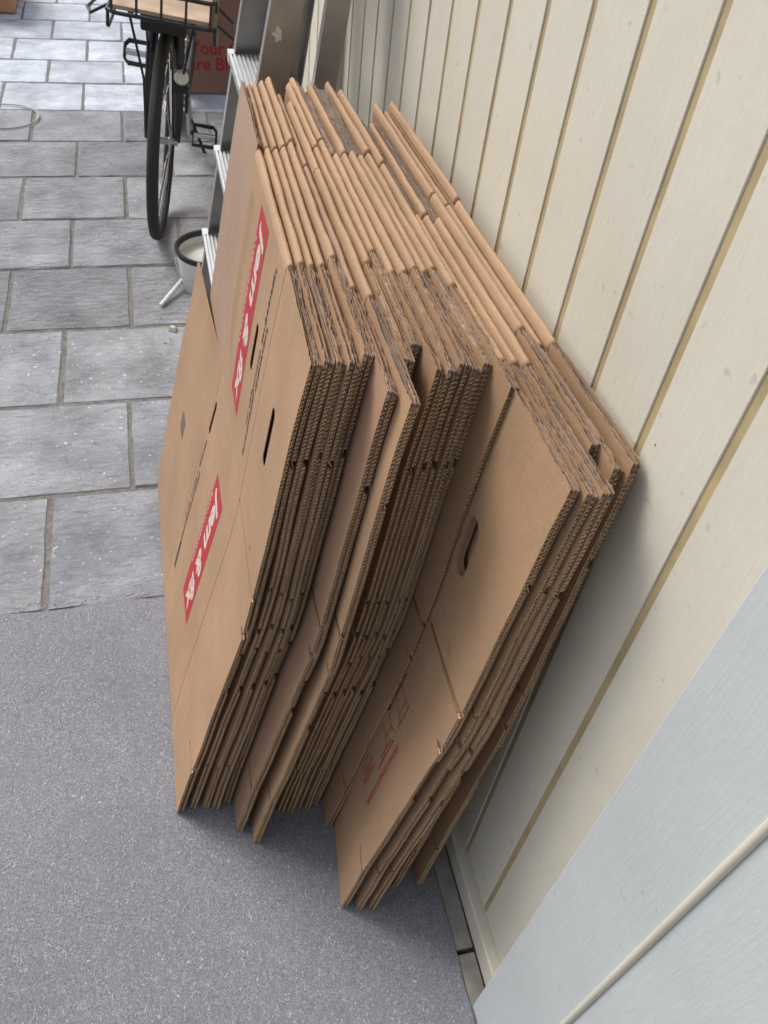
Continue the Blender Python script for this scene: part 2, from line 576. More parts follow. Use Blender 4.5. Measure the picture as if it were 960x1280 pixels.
# ------------------------------------------------------------------ grey-white door leaf folded against the wall
door = empty('door_leaf', (0.41, 0.0, 0))
tag(door, 'grey white painted boarded door leaf opened flat along the cream wall', 'door')
DX = 0.400
def dpart(mb, name, mat, sm=False):
    o = mb.build(name, mat, door, sm)
    o.matrix_parent_inverse = Matrix.Translation((-0.41, 0, 0))
    return o
mb = MB(); mb.box(DX, DX + 0.03, 0.1775, 0.305, 0.012, 2.05); bevel(dpart(mb, 'door_board', DOORW), .0025)
ya = 0.174
for k in range(5):
    mb = MB(); mb.box(DX, DX + 0.03, ya - 0.152, ya - 0.0015, 0.012, 2.05); bevel(dpart(mb, 'door_board', DOORW), .0025)
    ya -= 0.1545
for yy in (0.1755, 0.021, -0.1335):
    mb = MB(); mb.tube([(DX - 0.0005, yy, 0.02 + 2.0 * s / 20) for s in range(21)], 0.0046, 10)
    dpart(mb, 'bead_moulding', BEAD, 'all')

# ------------------------------------------------------------------ flattened boxes
LV = 1.11
T = 0.0054
G0 = 0.0002
ZB = 0.0065
BOWV = [-.2, 0, .17, .33, .48, .56, .62, .68, .81, .92, 1.02, 1.11, 1.3]
BOWX = np.array([0, 0, 4, 10.7, 17.5, 21.5, 22.8, 21, 14, 7.5, 3, 0, 0]) / 1000

def smooth_bow():
    vs_ = np.linspace(-.2, 1.3, 301)
    b = np.interp(vs_, BOWV, BOWX)
    k = np.ones(15) / 15
    return vs_, np.convolve(np.pad(b, 7, mode='edge'), k, 'valid')
BV, BX = smooth_bow()
YR = 1.5

class BoxMap:
    def __init__(s, yn, tn, bn, t1, b1, bow=1.0, ph=0.0):
        s.yn, s.tn, s.bn, s.t1, s.b1, s.bow, s.ph = yn, tn, bn, t1, b1, bow, ph
        d = tn - bn
        s.c = math.sqrt(1 - (d / LV) ** 2); s.sn = d / LV
    def __call__(s, V):
        u, v, w = V[:, 0], V[:, 1], V[:, 2]
        Y = s.yn + u
        a = u / (YR - s.yn)
        t = s.tn + (s.t1 - s.tn) * a
        b = s.bn + (s.b1 - s.bn) * a
        q = v / LV
        x = b + (t - b) * q + np.interp(v, BV, BX) * s.bow + 0.0007 * np.sin(u * 9 + s.ph) * np.sin(v * 7 + 2 * s.ph)
        return np.stack([x - w * s.c, Y, ZB + v * s.c + w * s.sn], 1)

def slab(mb, u0, u1, v0, v1, w0, w1, nu=1, nv=1):
    """closed gridded slab in (u,v,w)"""
    us = np.linspace(u0, u1, nu + 1); vv = np.linspace(v0, v1, nv + 1)
    P = []
    for w in (w0, w1):
        for b in vv:
            for a in us:
                P.append((a, b, w))
    m = (nu + 1) * (nv + 1)
    F = []
    def id_(i, j, s): return s * m + j * (nu + 1) + i
    for j in range(nv):
        for i in range(nu):
            F.append((id_(i, j, 0), id_(i, j + 1, 0), id_(i + 1, j + 1, 0), id_(i + 1, j, 0)))
            F.append((id_(i, j, 1), id_(i + 1, j, 1), id_(i + 1, j + 1, 1), id_(i, j + 1, 1)))
    for i in range(nu):
        F.append((id_(i, 0, 0), id_(i + 1, 0, 0), id_(i + 1, 0, 1), id_(i, 0, 1)))
        F.append((id_(i, nv, 0), id_(i, nv, 1), id_(i + 1, nv, 1), id_(i + 1, nv, 0)))
    for j in range(nv):
        F.append((id_(0, j, 0), id_(0, j, 1), id_(0, j + 1, 1), id_(0, j + 1, 0)))
        F.append((id_(nu, j, 0), id_(nu, j + 1, 0), id_(nu, j + 1, 1), id_(nu, j, 1)))
    mb.add(P, F)

def inpoly(x, y, poly):
    c = False
    n = len(poly)
    j = n - 1
    for i in range(n):
        xi, yi = poly[i]; xj, yj = poly[j]
        if (yi > y) != (yj > y) and x < (xj - xi) * (y - yi) / (yj - yi) + xi:
            c = not c
        j = i
    return c

def dense(poly, step):
    out = []
    for i in range(len(poly)):
        a = poly[i]; b = poly[(i + 1) % len(poly)]
        n = max(1, int(math.hypot(b[0] - a[0], b[1] - a[1]) / step))
        for k in range(n):
            out.append((a[0] + (b[0] - a[0]) * k / n, a[1] + (b[1] - a[1]) * k / n))
    return out

def panel(mb, outline, holes, w0, w1, step=0.06):
    """sheet of board cut to an outline with holes, in (u,v), between w0 and w1"""
    outline = dense(outline, step)
    pts = [Vector(p) for p in outline]
    edges = [(i, (i + 1) % len(outline)) for i in range(len(outline))]
    for h in holes:
        b = len(pts)
        pts += [Vector(p) for p in h]
        edges += [(b + i, b + (i + 1) % len(h)) for i in range(len(h))]
    us = [p[0] for p in outline]; vs_ = [p[1] for p in outline]
    a = min(us) + step * .6
    while a < max(us) - step * .4:
        b = min(vs_) + step * .6
        while b < max(vs_) - step * .4:
            if inpoly(a, b, outline) and not any(inpoly(a, b, h) for h in holes):
                pts.append(Vector((a, b)))
            b += step
        a += step
    rv, re, rf_, _, _, _ = delaunay_2d_cdt(pts, edges, [], 0, 1e-6)
    tris = []
    for f in rf_:
        cx = sum(rv[i][0] for i in f) / 3; cy = sum(rv[i][1] for i in f) / 3
        if inpoly(cx, cy, outline) and not any(inpoly(cx, cy, h) for h in holes):
            tris.append(tuple(f))
    n = len(rv)
    P = [(p[0], p[1], w1) for p in rv] + [(p[0], p[1], w0) for p in rv]
    F = list(tris) + [tuple(n + i for i in reversed(t)) for t in tris]
    ec = {}
    for t in tris:
        for i in range(3):
            e = (t[i], t[(i + 1) % 3])
            ec[e] = ec.get(e, 0) + 1
    for (i, j) in ec:
        if (j, i) not in ec:
            F.append((j, i, n + i, n + j))
    mb.add(P, F)

def slot_hole(u, v0, v1, w=0.017):
    r = w / 2
    pts = []
    for k in range(7):
        a = math.pi + math.pi * k / 6
        pts.append((u + r * math.cos(a), v0 + r + r * math.sin(a)))
    for k in range(7):
        a = math.pi * k / 6
        pts.append((u + r * math.cos(a), v1 - r + r * math.sin(a)))
    return pts

LT = 0.00052
DEP = 0.012
def fluted_end(ml, mb, v0, v1, w0, w1, ue=0.0, dep=DEP):
    """cut end of the board: liners (into ml) with a row of flutes between them (into mb)"""
    nv = max(1, int((v1 - v0) / 0.05))
    j = lambda: random.uniform(0, 0.0012)
    slab(ml, ue + j(), ue + dep, v0, v1, w0, w0 + LT, 1, nv)
    slab(ml, ue + j(), ue + dep, v0, v1, w1 - LT, w1, 1, nv)
    a, b = w0 + LT, w1 - LT
    pitch = random.uniform(0.0062, 0.0070)
    n = max(4, int((v1 - v0) / pitch * 6))
    t = np.arange(n + 1)
    vv = v0 + 0.0006 + (v1 - v0 - 0.0012) * t / n + rng.normal(0, .00022, n + 1)
    c = (a + b) / 2; amp = (b - a) / 2 - 0.0004
    crush = 1 - .25 * np.abs(np.sin(t * .05 + rng.uniform(0, 6)))
    ww = c + amp * np.clip(1.25 * np.cos(t * math.pi / 3 + rng.uniform(0, 6)), -1, 1) * crush
    th = 0.00042
    uf = ue + 0.0003 + rng.uniform(0, 0.0012, n + 1)
    lo = np.stack([uf, vv, ww - th], 1); hi = np.stack([uf, vv + .0007, ww + th], 1)
    lob = lo.copy(); lob[:, 0] = ue + dep; hib = hi.copy(); hib[:, 0] = ue + dep
    P = np.concatenate([lo, hi, lob, hib]); m = n + 1
    F = []
    for i in range(n):
        F.append((i, i + 1, m + i + 1, m + i))
        F.append((i, 2 * m + i, 2 * m + i + 1, i + 1))
        F.append((m + i, m + i + 1, 3 * m + i + 1, 3 * m + i))
    mb.add(P, F)

def raw_top(ml, mb, u0, u1, v1, w0, w1, h=0.0):
    h = h or 0.012
    v1 = v1 + .006
    """edge cut along the flutes: liners stand proud and ragged, the flutes between are crushed"""
    n = max(2, int((u1 - u0) / 0.0045))
    wm = (w0 + w1) / 2
    us = np.linspace(u0, u1, n + 1)
    def strip(mb, wa, wb, tops):
        P = []
        for i in range(n + 1):
            P += [(us[i], v1 - h, wa), (us[i], v1 - h, wb), (us[i], tops[i], wb), (us[i], tops[i], wa)]
        F = []
        for i in range(n):
            a = 4 * i; b = a + 4
            F += [(a + 1, b + 1, b + 2, a + 2), (a + 2, b + 2, b + 3, a + 3), (a + 3, b + 3, b, a)]
        F += [(0, 1, 2, 3), (4 * n + 3, 4 * n + 2, 4 * n + 1, 4 * n)]
        mb.add(P, F)
    def walk(base, amp):
        x = np.cumsum(rng.normal(0, amp * .5, n + 1)); x -= np.linspace(x[0], x[-1], n + 1)
        return base + np.clip(x + rng.normal(0, amp * .35, n + 1), -2.2 * amp, 2.0 * amp)
    lt = 0.0006
    strip(ml, w0, w0 + lt, walk(v1 - .0014, .0016))
    strip(ml, w1 - lt, w1, walk(v1 - .0010, .0011))
    strip(mb, wm - lt / 2, wm + lt / 2, walk(v1 - .0018, .0014))
    for a, b in ((w0 + lt, wm - lt / 2), (wm + lt / 2, w1 - lt)):
        n2 = np.minimum(walk(v1 - .0075, .0026), v1 - .0010)
        n2 = np.maximum(n2, v1 - h + .0003)
        strip(mb, a, b, n2)

UF = 0.215      # near flap crease
def roll_fold(mb, u0, u1, top, half, dv=0.0):
    """board folded over the top edge, slightly crushed and uneven"""
    n = max(2, int((u1 - u0) / 0.007)); k = 10
    P = []; F = []
    def wander(amp, m=9):
        x = rng.normal(0, 1, n + 1 + 2 * m)
        x = np.convolve(x, np.ones(m) / math.sqrt(m), 'same')[m:m + n + 1]
        return amp * np.clip(x, -2, 2)
    hv = wander(.0005, 11) + wander(.00022, 3); wv = wander(.00028, 7); sk = wander(.18, 13)
    pinch = rng.uniform(.06, .26)
    for i in range(n + 1):
        u = u0 + (u1 - u0) * i / n
        for s in range(k + 1):
            a = math.pi * s / k
            sa = math.sin(a)
            h_ = (half + 0.006) * sa ** 0.85 + hv[i] * sa
            w_ = (half + wv[i] * sa) * math.cos(a) * (1 - pinch * sa) + sk[i] * half * sa * .5
            P.append((u, top - half - 0.006 + h_, w_))
    m = k + 1
    for i in range(n):
        for s in range(k):
            F.append((i * m + s, i * m + s + 1, (i + 1) * m + s + 1, (i + 1) * m + s))
    F.append(tuple(range(m))); F.append(tuple(reversed([n * m + s for s in range(m)])))
    mb.add(P, F)

def text_mesh(s, size, bold=0.0, shear=0.0, spacing=1.0):
    cu = bpy.data.curves.new('print', 'FONT')
    cu.body = s; cu.size = size; cu.offset = bold; cu.shear = shear; cu.space_character = spacing
    cu.resolution_u = 3
    o = bpy.data.objects.new('print_tmp', cu)
    COL.objects.link(o)
    dg = bpy.context.evaluated_depsgraph_get()
    me = bpy.data.meshes.new_from_object(o.evaluated_get(dg))
    V = np.array([v.co[:] for v in me.vertices]).reshape(-1, 3)
    F = [tuple(p.vertices) for p in me.polygons]
    bpy.data.objects.remove(o); bpy.data.curves.remove(cu); bpy.data.meshes.remove(me)
    return V, F

# print runs down the board: letter x -> -v, letter up -> -u
def add_print(parent, fn, name, s, size, u_base, v_start, w, mat, length=None, bold=0.0, shear=0.0, height=None):
    V, F = text_mesh(s, size, bold, shear)
    V[:, 0] -= V[:, 0].min(); V[:, 1] -= V[:, 1].min()
    if length: V[:, 0] *= length / V[:, 0].max()
    if height: V[:, 1] *= height / V[:, 1].max()
    mb = MB()
    mb.add(np.stack([u_base - V[:, 1], v_start - V[:, 0], np.full(len(V), w)], 1), F)
    return mb.build(name, mat, parent, fn=fn)

def add_patch(parent, fn, name, quads, w, mat, n=8):
    """flat print areas: each quad is four (u,v) corners"""
    mb = MB()
    for q in quads:
        q = [np.array(p) for p in q]
        P = []
        for j in range(n + 1):
            for i in range(2):
                a = q[0] + (q[3] - q[0]) * j / n; b = q[1] + (q[2] - q[1]) * j / n
                p = a if i == 0 else b
                P.append((p[0], p[1], w))
        mb.add(P, [(2 * j, 2 * j + 1, 2 * j + 3, 2 * j + 2) for j in range(n)])
    return mb.build(name, mat, parent, fn=fn)

def rect(u0, u1, v0, v1):
    return [(u0, v0), (u1, v0), (u1, v1), (u0, v1)]

#      yn    tn     bn    near-top-drop
B = [(.752, .1555, -.0780), (.757, .1712, -.0520), (.750, .1855, -.0290), (.747, .2000, -.0090), (.757, .2150, .0120),
     (.690, .2310, .0320), (.658, .2470, .0640), (.742, .2630, .0850), (.772, .2775, .1020), (.716, .2925, .1190),
     (.711, .3065, .1360), (.714, .3205, .1530), (.708, .3345, .1705), (.715, .3485, .1885), (.668, .3625, .2090),
     (.507, .3720, .2085), (.503, .3880, .2360), (.497, .4020, .2600), (.560, .4155, .2880), (.527, .4285, .3150), (.522, .4425, .3620)]
B1 = [-.0755 + (.245 + .0755) * i / 14 for i in range(15)] + [.31, .325, .34, .357, .378, .403]
T1 = [.1665 + .01195 * i for i in range(21)]
T1[0] = .1655
BOWS = [1.0] * 18 + [.9, .75, .45]
LABELS = [
 'flattened cardboard moving box with two red logos, outermost of the stack',
 'flattened kraft box second from the printed outermost box in the stack',
 'flattened kraft box third from the printed outermost box in the stack',
 'flattened kraft box fourth from the printed outermost box in the stack',
 'flattened kraft box fifth from the printed outermost box, before two boxes that jut out',
 'flattened reddish kraft box jutting out, first of the pair in mid stack',
 'flattened kraft box jutting out, second and longer of the pair in mid stack',
 'flattened kraft box set back in the gap just behind the jutting pair',
 'flattened kraft box set furthest back, two behind the jutting pair',
 'flattened kraft box first of five with level ends in mid stack',
 'flattened kraft box second of five with level ends in mid stack',
 'flattened kraft box third of five with level ends in mid stack',
 'flattened kraft box fourth of five with level ends in mid stack',
 'flattened kraft box fifth of five with level ends in mid stack',
 'flattened kraft box leaning just in front of the one with assembly instructions',
 'flattened kraft box with red assembly instructions and an oval hand hole',
 'flattened kraft box directly behind the one with red assembly instructions',
 'flattened kraft box two behind the one with red assembly instructions',
 'flattened kraft box with its end set back near the wall',
 'flattened kraft box second from the cream plank wall',
 'flattened kraft box touching the cream plank wall']

RAWFAR = {9, 11, 12, 15, 17}
for k, (yn, tn, bn) in enumerate(B):
    fn = BoxMap(yn, tn, bn, T1[k], B1[k], BOWS[k], k * 1.7)
    root = empty('flattened_box', (bn, yn, 0))
    tag(root, LABELS[k], 'cardboard box', 'flattened boxes stacked against the wall')
    inv = Matrix.Translation((-bn, -yn, 0))
    def put(mb, name, mat, sm=False, f=fn):
        o = mb.build(name, mat, root, sm, fn=f)
        o.matrix_parent_inverse = inv
        return o
    def sub(mb, name, mat, par, f):
        return mb.build(name, mat, par, fn=f)
    first, d1 = (k == 0), (k == 15)
    rj = lambda a: random.uniform(-a, a)
    top = LV + (0 if first else rj(.004))
    half = G0 + T
    wf0, wf1 = G0, G0 + T
    wb0, wb1 = -G0 - T, -G0
    fm = KRAFT
    if k == 5: fm = KRAFT_RED
    cr = 0.676 + (0 if (first or d1) else rj(.012))          # crease front, lower / upper panel
    cb_ = LV - cr                                            # crease on the back sheet
    u_body = 0.570 + (0 if first else rj(.006))
    u_far = (0.845 if k < 15 else 0.90) + (0 if first else rj(.02))
    sp = 0.0030 if first else random.uniform(0.0, 0.0018)    # how far the front flaps spring open
    sb = 0.0 if first else -random.uniform(0, 0.0008)
    wp = [random.uniform(0, 6.3) for _ in range(4)]
    wa_ = random.uniform(.0006, .0016)
    def spring(V, s, back):
        V = V.copy()
        q = np.clip((UF - V[:, 0]) / UF, 0, 1)
        wig = wa_ * np.sin(V[:, 1] * 6.5 + wp[0]) + .0006 * np.sin(V[:, 1] * 21 + wp[1])
        if k < 20:
            V[:, 2] += s * q ** 1.3 + (wig + (.0 if not back else .0004 * np.sin(V[:, 1] * 13 + wp[3]))) * q ** 1.4
        V[:, 0] += (.0016 * np.sin(V[:, 1] * 5 + wp[2]) + .0007 * np.sin(V[:, 1] * 37 + wp[3])) * q ** 2
        return fn(V)
    ff_ = lambda V, s=sp: spring(V, s, False)
    fb_ = lambda V, s=sb: spring(V, s, True)
    # ---- body panels
    holes_u = [slot_hole(0.312, 0.868, 0.952, .02)] if k < 5 else []
    holes_l = [slot_hole(0.553, 0.528, 0.607, .018)] if k < 5 else []
    uA = UF + 0.0010
    wh0 = wf1 - .0012 if first else wf0                       # the outer sheet is hollow behind its hand holes
    mb = MB(); panel(mb, rect(uA, u_body, 0.0, cr - .0006), holes_l, wh0, wf1); put(mb, 'front_panel', fm)
    mb = MB(); panel(mb, rect(uA, u_body, cr + .0006, top - half - .006), holes_u, wh0, wf1); put(mb, 'front_panel', fm)
    mb = MB(); panel(mb, rect(uA, u_body, 0.0, top - half - .006), [slot_hole(0.312, 0.868, 0.952, .02), slot_hole(0.553, 0.528, 0.607, .018)] if k < 5 else [], wb0, wb1, .09); put(mb, 'back_panel', KRAFT_PINK)
    # ---- top folds
    mb = MB(); roll_fold(mb, UF, u_body - .002, top, half + .0004); put(mb, 'top_fold', fm, 'all')
    # ---- far flaps
    if first:
        mb = MB(); panel(mb, rect(u_body + .0012, .968, 0.0, cr - .002), [], wf0, wf1)
        def bendout(V):
            V = V.copy(); V[:, 2] += 0.045 * np.clip(V[:, 0] - u_body, 0, 1) * np.clip(V[:, 1] / .5, 0, 1)
            return fn(V)
        lf = put(mb, 'far_flap', fm, f=bendout)
        mb = MB(); panel(mb, rect(u_body + .0012, .842, cr - .03, top - .004), [], wf0 - .0012, wf1 - .0015)
        raw_top(mb, mb, u_body + .0012, .842, top + .002, wf0 - .0012, wf1 - .0015)
        put(mb, 'far_flap', KRAFT_PINK)
    else:
        mb = MB(); slab(mb, u_body + .001, u_far, 0.0, top - half - .006, wf0, wf1, 4, 10); put(mb, 'far_flap', fm)
    mb = MB(); slab(mb, u_body + .001, u_far - .01, 0.0, top - half - .006, wb0, wb1, 4, 10); put(mb, 'far_flap', KRAFT_PINK)
    if not first:
        if k in RAWFAR:
            mb = MB()
            raw_top(mb, mb, u_body + .002, u_far, top - rj(.003) - .009, wf0, wf1, half + .012)
            raw_top(mb, mb, u_body + .002, u_far - .01, top - .013 + rj(.003), wb0, wb1, half + .012)
            put(mb, 'torn_edge', RAW)
        else:
            mb = MB(); roll_fold(mb, u_body + .002, u_far + .004, top + random.uniform(-.001, .005), half + rj(.0004)); put(mb, 'far_fold', fm, 'all')
    # ---- near flaps, front sheet: lower flap with slits, upper flap
    s1 = 0.163 + rj(.006); s2 = 0.585 + rj(.012); slit = 0.055 + rj(.008)
    ue = 0.0 if first else random.uniform(0, .004)
    c0 = ue + DEP
    sw = .007 if d1 else .0045                                # half width of the slot between the flaps
    out = [(c0, 0.0), (UF - .0008, 0.0), (UF - .0008, cr - .003), (c0, cr - sw), (c0, s2 + .012), (c0 + .010, s2 + .006), (c0, s2),
           (c0, s1 + .010), (slit, s1 + .014), (slit, s1 + .006), (c0, s1)]
    mb = MB(); me_ = MB(); panel(mb, out, [], wf0, wf1, .05)
    fluted_end(mb, me_, 0.0, s1, wf0, wf1, ue + .002)
    fluted_end(mb, me_, s1 + .010, s2, wf0, wf1, ue)
    fluted_end(mb, me_, s2 + .012, cr - sw, wf0, wf1, ue + .0015, DEP - .0015)
    fl_ = put(mb, 'near_flap', fm, f=ff_); sub(me_, 'fluted_edge', CUT, fl_, ff_)
    ht = top - .012 - abs(rj(.003))
    hol = []
    if k < 5: hol = [slot_hole(0.112, 0.849, 0.951, .022)]
    if d1: hol = [slot_hole(0.140, 0.818, 0.920, .034)]
    mb = MB(); me_ = MB(); mr = MB()
    panel(mb, [(c0, cr + sw), (UF - .0008, cr + .003), (UF - .0008, ht), (c0, ht)], hol, wh0, wf1, .05)
    fluted_end(mb, me_, cr + sw, ht, wf0, wf1, ue)
    raw_top(mb, mr, ue + .001, UF - .0008, ht + .006, wf0, wf1)
    fl_ = put(mb, 'near_flap', fm, f=ff_); sub(me_, 'fluted_edge', CUT, fl_, ff_)
    sub(mr, 'torn_edge', random.choice((RAW, RAW_L, RAW_D)), fl_, ff_)
    # ---- near flaps, back sheet
    ue2 = ue + random.uniform(-.002, .003)
    if first: ue2 = .003
    c2 = ue2 + DEP
    t1_ = LV - s1; t2 = LV - s2
    ht2 = top - .013 - abs(rj(.005))
    mb = MB(); me_ = MB(); panel(mb, [(c2, 0.0), (UF - .0008, 0.0), (UF - .0008, cb_ - .004), (c2, cb_ - .006)], [], wb0, wb1, .07)
    fluted_end(mb, me_, 0.0, cb_ - .006, wb0, wb1, ue2)
    fl_ = put(mb, 'near_flap', KRAFT_PINK, f=fb_); sub(me_, 'fluted_edge', CUT, fl_, fb_)
    out = [(c2, cb_ + .006), (UF - .0008, cb_ + .006), (UF - .0008, ht2), (c2, ht2), (c2, t1_ + .010), (slit, t1_ + .010), (slit, t1_ - .003),
           (c2, t1_ - .003), (c2, t2 + .012), (c2 + .012, t2 + .006), (c2, t2)]
    mb = MB(); me_ = MB(); mr = MB()
    panel(mb, out, hol, wb0, wb1, .07)
    fluted_end(mb, me_, cb_ + .006, t2, wb0, wb1, ue2 + .004, DEP - .004)
    fluted_end(mb, me_, t2 + .012, t1_ - .003, wb0, wb1, ue2)
    fluted_end(mb, me_, t1_ + .010, ht2, wb0, wb1, ue2)
    raw_top(mb, mr, ue2 + .001, UF - .0008, ht2 + .006, wb0, wb1)
    fl_ = put(mb, 'near_flap', KRAFT_PINK, f=fb_); sub(me_, 'fluted_edge', CUT, fl_, fb_)
    sub(mr, 'torn_edge', random.choice((RAW, RAW_D)), fl_, fb_)
    # ---- bits of torn board in the slots
    for (vv_, wq, fq) in ((cr, wf1, ff_), (s1 + .005, wf1, ff_), (t1_ + .004, wb1, fb_), (cb_, wb1, fb_), (s2 + .006, wf1, ff_)):
        if random.random() < .65:
            l_ = random.uniform(.007, .016); a_ = random.uniform(-.004, .004); u_ = random.uniform(.002, .014)
            mb = MB(); hgt = random.uniform(.004, .008)
            mb.add([(u_, vv_ - hgt, wq - .0045), (u_ + l_, vv_ - hgt * .6, wq - .004), (u_ + l_, vv_ + hgt * .7, wq - .001 + a_ * .3), (u_, vv_ + hgt * .5, wq + a_ * .4),
                    (u_, vv_ - hgt, wq - .0057), (u_ + l_, vv_ - hgt * .6, wq - .0052), (u_ + l_, vv_ + hgt * .7, wq - .0022 + a_ * .3), (u_, vv_ + hgt * .5, wq - .0012 + a_ * .4)],
                   [(0, 1, 2, 3), (7, 6, 5, 4), (0, 4, 5, 1), (1, 5, 6, 2), (2, 6, 7, 3), (3, 7, 4, 0)])
            put(mb, 'torn_tab', random.choice((RAW_L, KRAFT, CUT)), f=fq)
    # ---- prints
    W = wf1 + .00035
    def pprint(*a, **kw):
        o = add_print(root, kw.pop('f', fn), *a, **kw); o.matrix_parent_inverse = inv; return o
    def ppatch(*a, **kw):
        o = add_patch(root, kw.pop('f', fn), *a, **kw); o.matrix_parent_inverse = inv; return o
    if first:
        for (ua, ub, va, vb) in ((.357, .443, .735, 1.078), (.308, .404, .215, .557)):
            ppatch('logo_band', [[(ub, va), (ua, va), (ua, vb), (ub, vb)]], W, INK_RED, n=14)
            hh = (ub - ua)
            pprint('logo_lettering', 'jem & fix', .06, ub - hh * .19, vb - .014, W + .0003, INK_WHITE, length=(vb - va) - .026, height=hh * .70, bold=.0024, shear=.15)
            ppatch('logo_small_print', [[(ub - .006, v_), (ub - .0105, v_), (ub - .0105, v_ + l_), (ub - .006, v_ + l_)]
                   for v_, l_ in [(va + .10 + .0125 * q, random.uniform(.006, .0105)) for q in range(16)]], W + .0003, INK_WHITE, n=1)
        # rows of small black print, too small to read
        def rowmarks(u, va, vb, h, dens=.75):
            q = []; v = va
            while v < vb:
                l_ = random.uniform(.004, .011)
                if random.random() < dens:
                    q.append([(u + h * random.uniform(.6, 1), v), (u, v), (u, v + l_), (u + h * random.uniform(.6, 1), v + l_)])
                v += l_ + random.uniform(.0015, .004)
            return q
        ppatch('black_small_print', rowmarks(.262, .985, 1.072, .012, .95) + rowmarks(.244, .86, .985, .011, .95) + rowmarks(.261, .86, .985, .009, .9) + rowmarks(.250, .74, .86, .011, .95) + rowmarks(.267, .79, .86, .008, .9), W, INK_BLACK, n=1)['kind'] = 'stuff'
        ppatch('black_small_print', rowmarks(.545, .44, .51, .012, .95) + rowmarks(.526, .24, .44, .011, .95) + rowmarks(.544, .27, .43, .009, .9), W, INK_BLACK, n=1)['kind'] = 'stuff'
        ppatch('grey_line_print', [[(u_ + .0012, .75 + q_ * .01), (u_, .75 + q_ * .01), (u_, 1.06), (u_ + .0012, 1.06)] for q_, u_ in enumerate((.505, .517, .529, .541))], W, INK_GREY, n=10)
        ppatch('grey_bar_stamp', [[(.80 - .006 * q, .335), (.80 - .006 * q - .0042, .335), (.80 - .006 * q - .0042, .385), (.80 - .006 * q, .385)] for q in range(8)], W + .0004, INK_GREY, n=2, f=bendout)
        ppatch('hand_hole_dark', [rect(.519, .533, .148, .238)], W, INK_BLACK, n=4)  # dark of a hand hole, painted as a black patch
        pprint('red_letter', 'c', .02, .085, .708, W, INK_RED2, f=ff_)
    if first or d1 or k in (5, 6, 14):
        def sl(u0, v0, u1, v1, t=.0005):
            d = np.array([u1 - u0, v1 - v0]); d = d / np.linalg.norm(d); n_ = np.array([-d[1], d[0]]) * t
            a_ = np.array([u0, v0]); b_ = np.array([u1, v1])
            return [tuple(a_ - n_), tuple(a_ + n_), tuple(b_ + n_), tuple(b_ - n_)]
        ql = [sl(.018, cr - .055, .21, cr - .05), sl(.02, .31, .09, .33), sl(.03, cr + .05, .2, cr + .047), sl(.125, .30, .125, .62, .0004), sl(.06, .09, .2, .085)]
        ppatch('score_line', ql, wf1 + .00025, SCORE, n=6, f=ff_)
    if first:
        ql = [sl(UF + .004, cr + .0022, u_body - .004, cr + .0022, .0012), sl(.45, .20, .45, .60, .0004), sl(UF + .01, .45, u_body - .01, .446, .0005)]  # wide first strip: worn fold crease with its highlight painted in
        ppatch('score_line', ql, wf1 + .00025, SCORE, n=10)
    if d1:
        pprint('instruction_print', 'SADAN SAMLES KASSEN', .02, .100, .440, W, INK_RED2, length=.20, height=.0115, bold=.0006, f=ff_)
        def marks(u, va, vb, h):
            q = []; v = va
            while v < vb:
                l_ = random.uniform(.003, .008)
                q.append([(u + h, v), (u, v), (u, v + l_), (u + h, v + l_)]); v += l_ + .002
            return q
        ppatch('instruction_small_print', marks(.112, .33, .42, .004) + marks(.120, .35, .41, .004) + marks(.127, .24, .31, .004) + marks(.135, .24, .30, .004) + marks(.143, .25, .31, .004) + marks(.118, .455, .515, .003), W, INK_RED2, n=1, f=ff_)
        def line(p, q, t=.0011):
            p = np.array(p); q = np.array(q); d = (q - p) / np.linalg.norm(q - p); s = np.array([-d[1], d[0]]) * t
            return [tuple(p - s), tuple(p + s), tuple(q + s), tuple(q - s)]
        ic = []
        for (cu_, cv_) in ((.150, .49), (.155, .41)):
            a = .017
            p = [(cu_ + a, cv_ - a), (cu_ - a, cv_ - a), (cu_ - a, cv_ + a), (cu_ + a, cv_ + a)]
            ic += [line(p[i], p[(i + 1) % 4]) for i in range(4)] + [line(p[0], (cu_ + a * 1.7, cv_)), line(p[3], (cu_ + a * 1.7, cv_)), line(p[1], (cu_ - a * 1.8, cv_ - a * 1.5)), line(p[2], (cu_ - a * 1.8, cv_ + a * 1.5))]
        ic += [line((.165, .30), (.150, .26)), line((.150, .26), (.168, .245)), line((.168, .245), (.175, .285))]
        ppatch('assembly_drawing', ic, W, INK_RED2, n=1, f=ff_)
        pprint('red_letter', 'c', .022, .096, .712, W, INK_RED2, f=ff_)

# ------------------------------------------------------------------ aluminium step ladder leaning on the wall
lad = empty('step_ladder', (0.02, 1.9, 0))
tag(lad, 'scuffed aluminium step ladder leaning upright behind the flattened boxes', 'ladder')
linv = Matrix.Translation((-0.02, -1.9, 0))
def lput(mb, name, mat, parent=None, sm=False):
    o = mb.build(name, mat, parent or lad, sm)
    if parent is None: o.matrix_parent_inverse = linv
    return o
LS = 0.19
def lx(z): return 0.012 + LS * z
def rail(x_of, y0, y1, d, z0, z1, name, flange):
    """channel section rail: web with two flanges"""
    mb = MB()
    t = .0028
    def bar(dx0, dx1, ya, yb):
        P = []
        for z in (z0, z1):
            x = x_of(z)
            P += [(x + dx0, ya, z), (x + dx1, ya, z), (x + dx1, yb, z), (x + dx0, yb, z)]
        mb.hexa(P)
    if flange > 0:
        bar(0, d, y0, y0 + t); bar(0, t, y0 + t, y1); bar(d - t, d, y0 + t, y1)
    else:
        bar(0, d, y1 - t, y1); bar(0, t, y0, y1 - t); bar(d - t, d, y0, y1 - t)
    return lput(mb, name, ALU)
YA, YB = 1.735, 2.10
ZT = 1.78
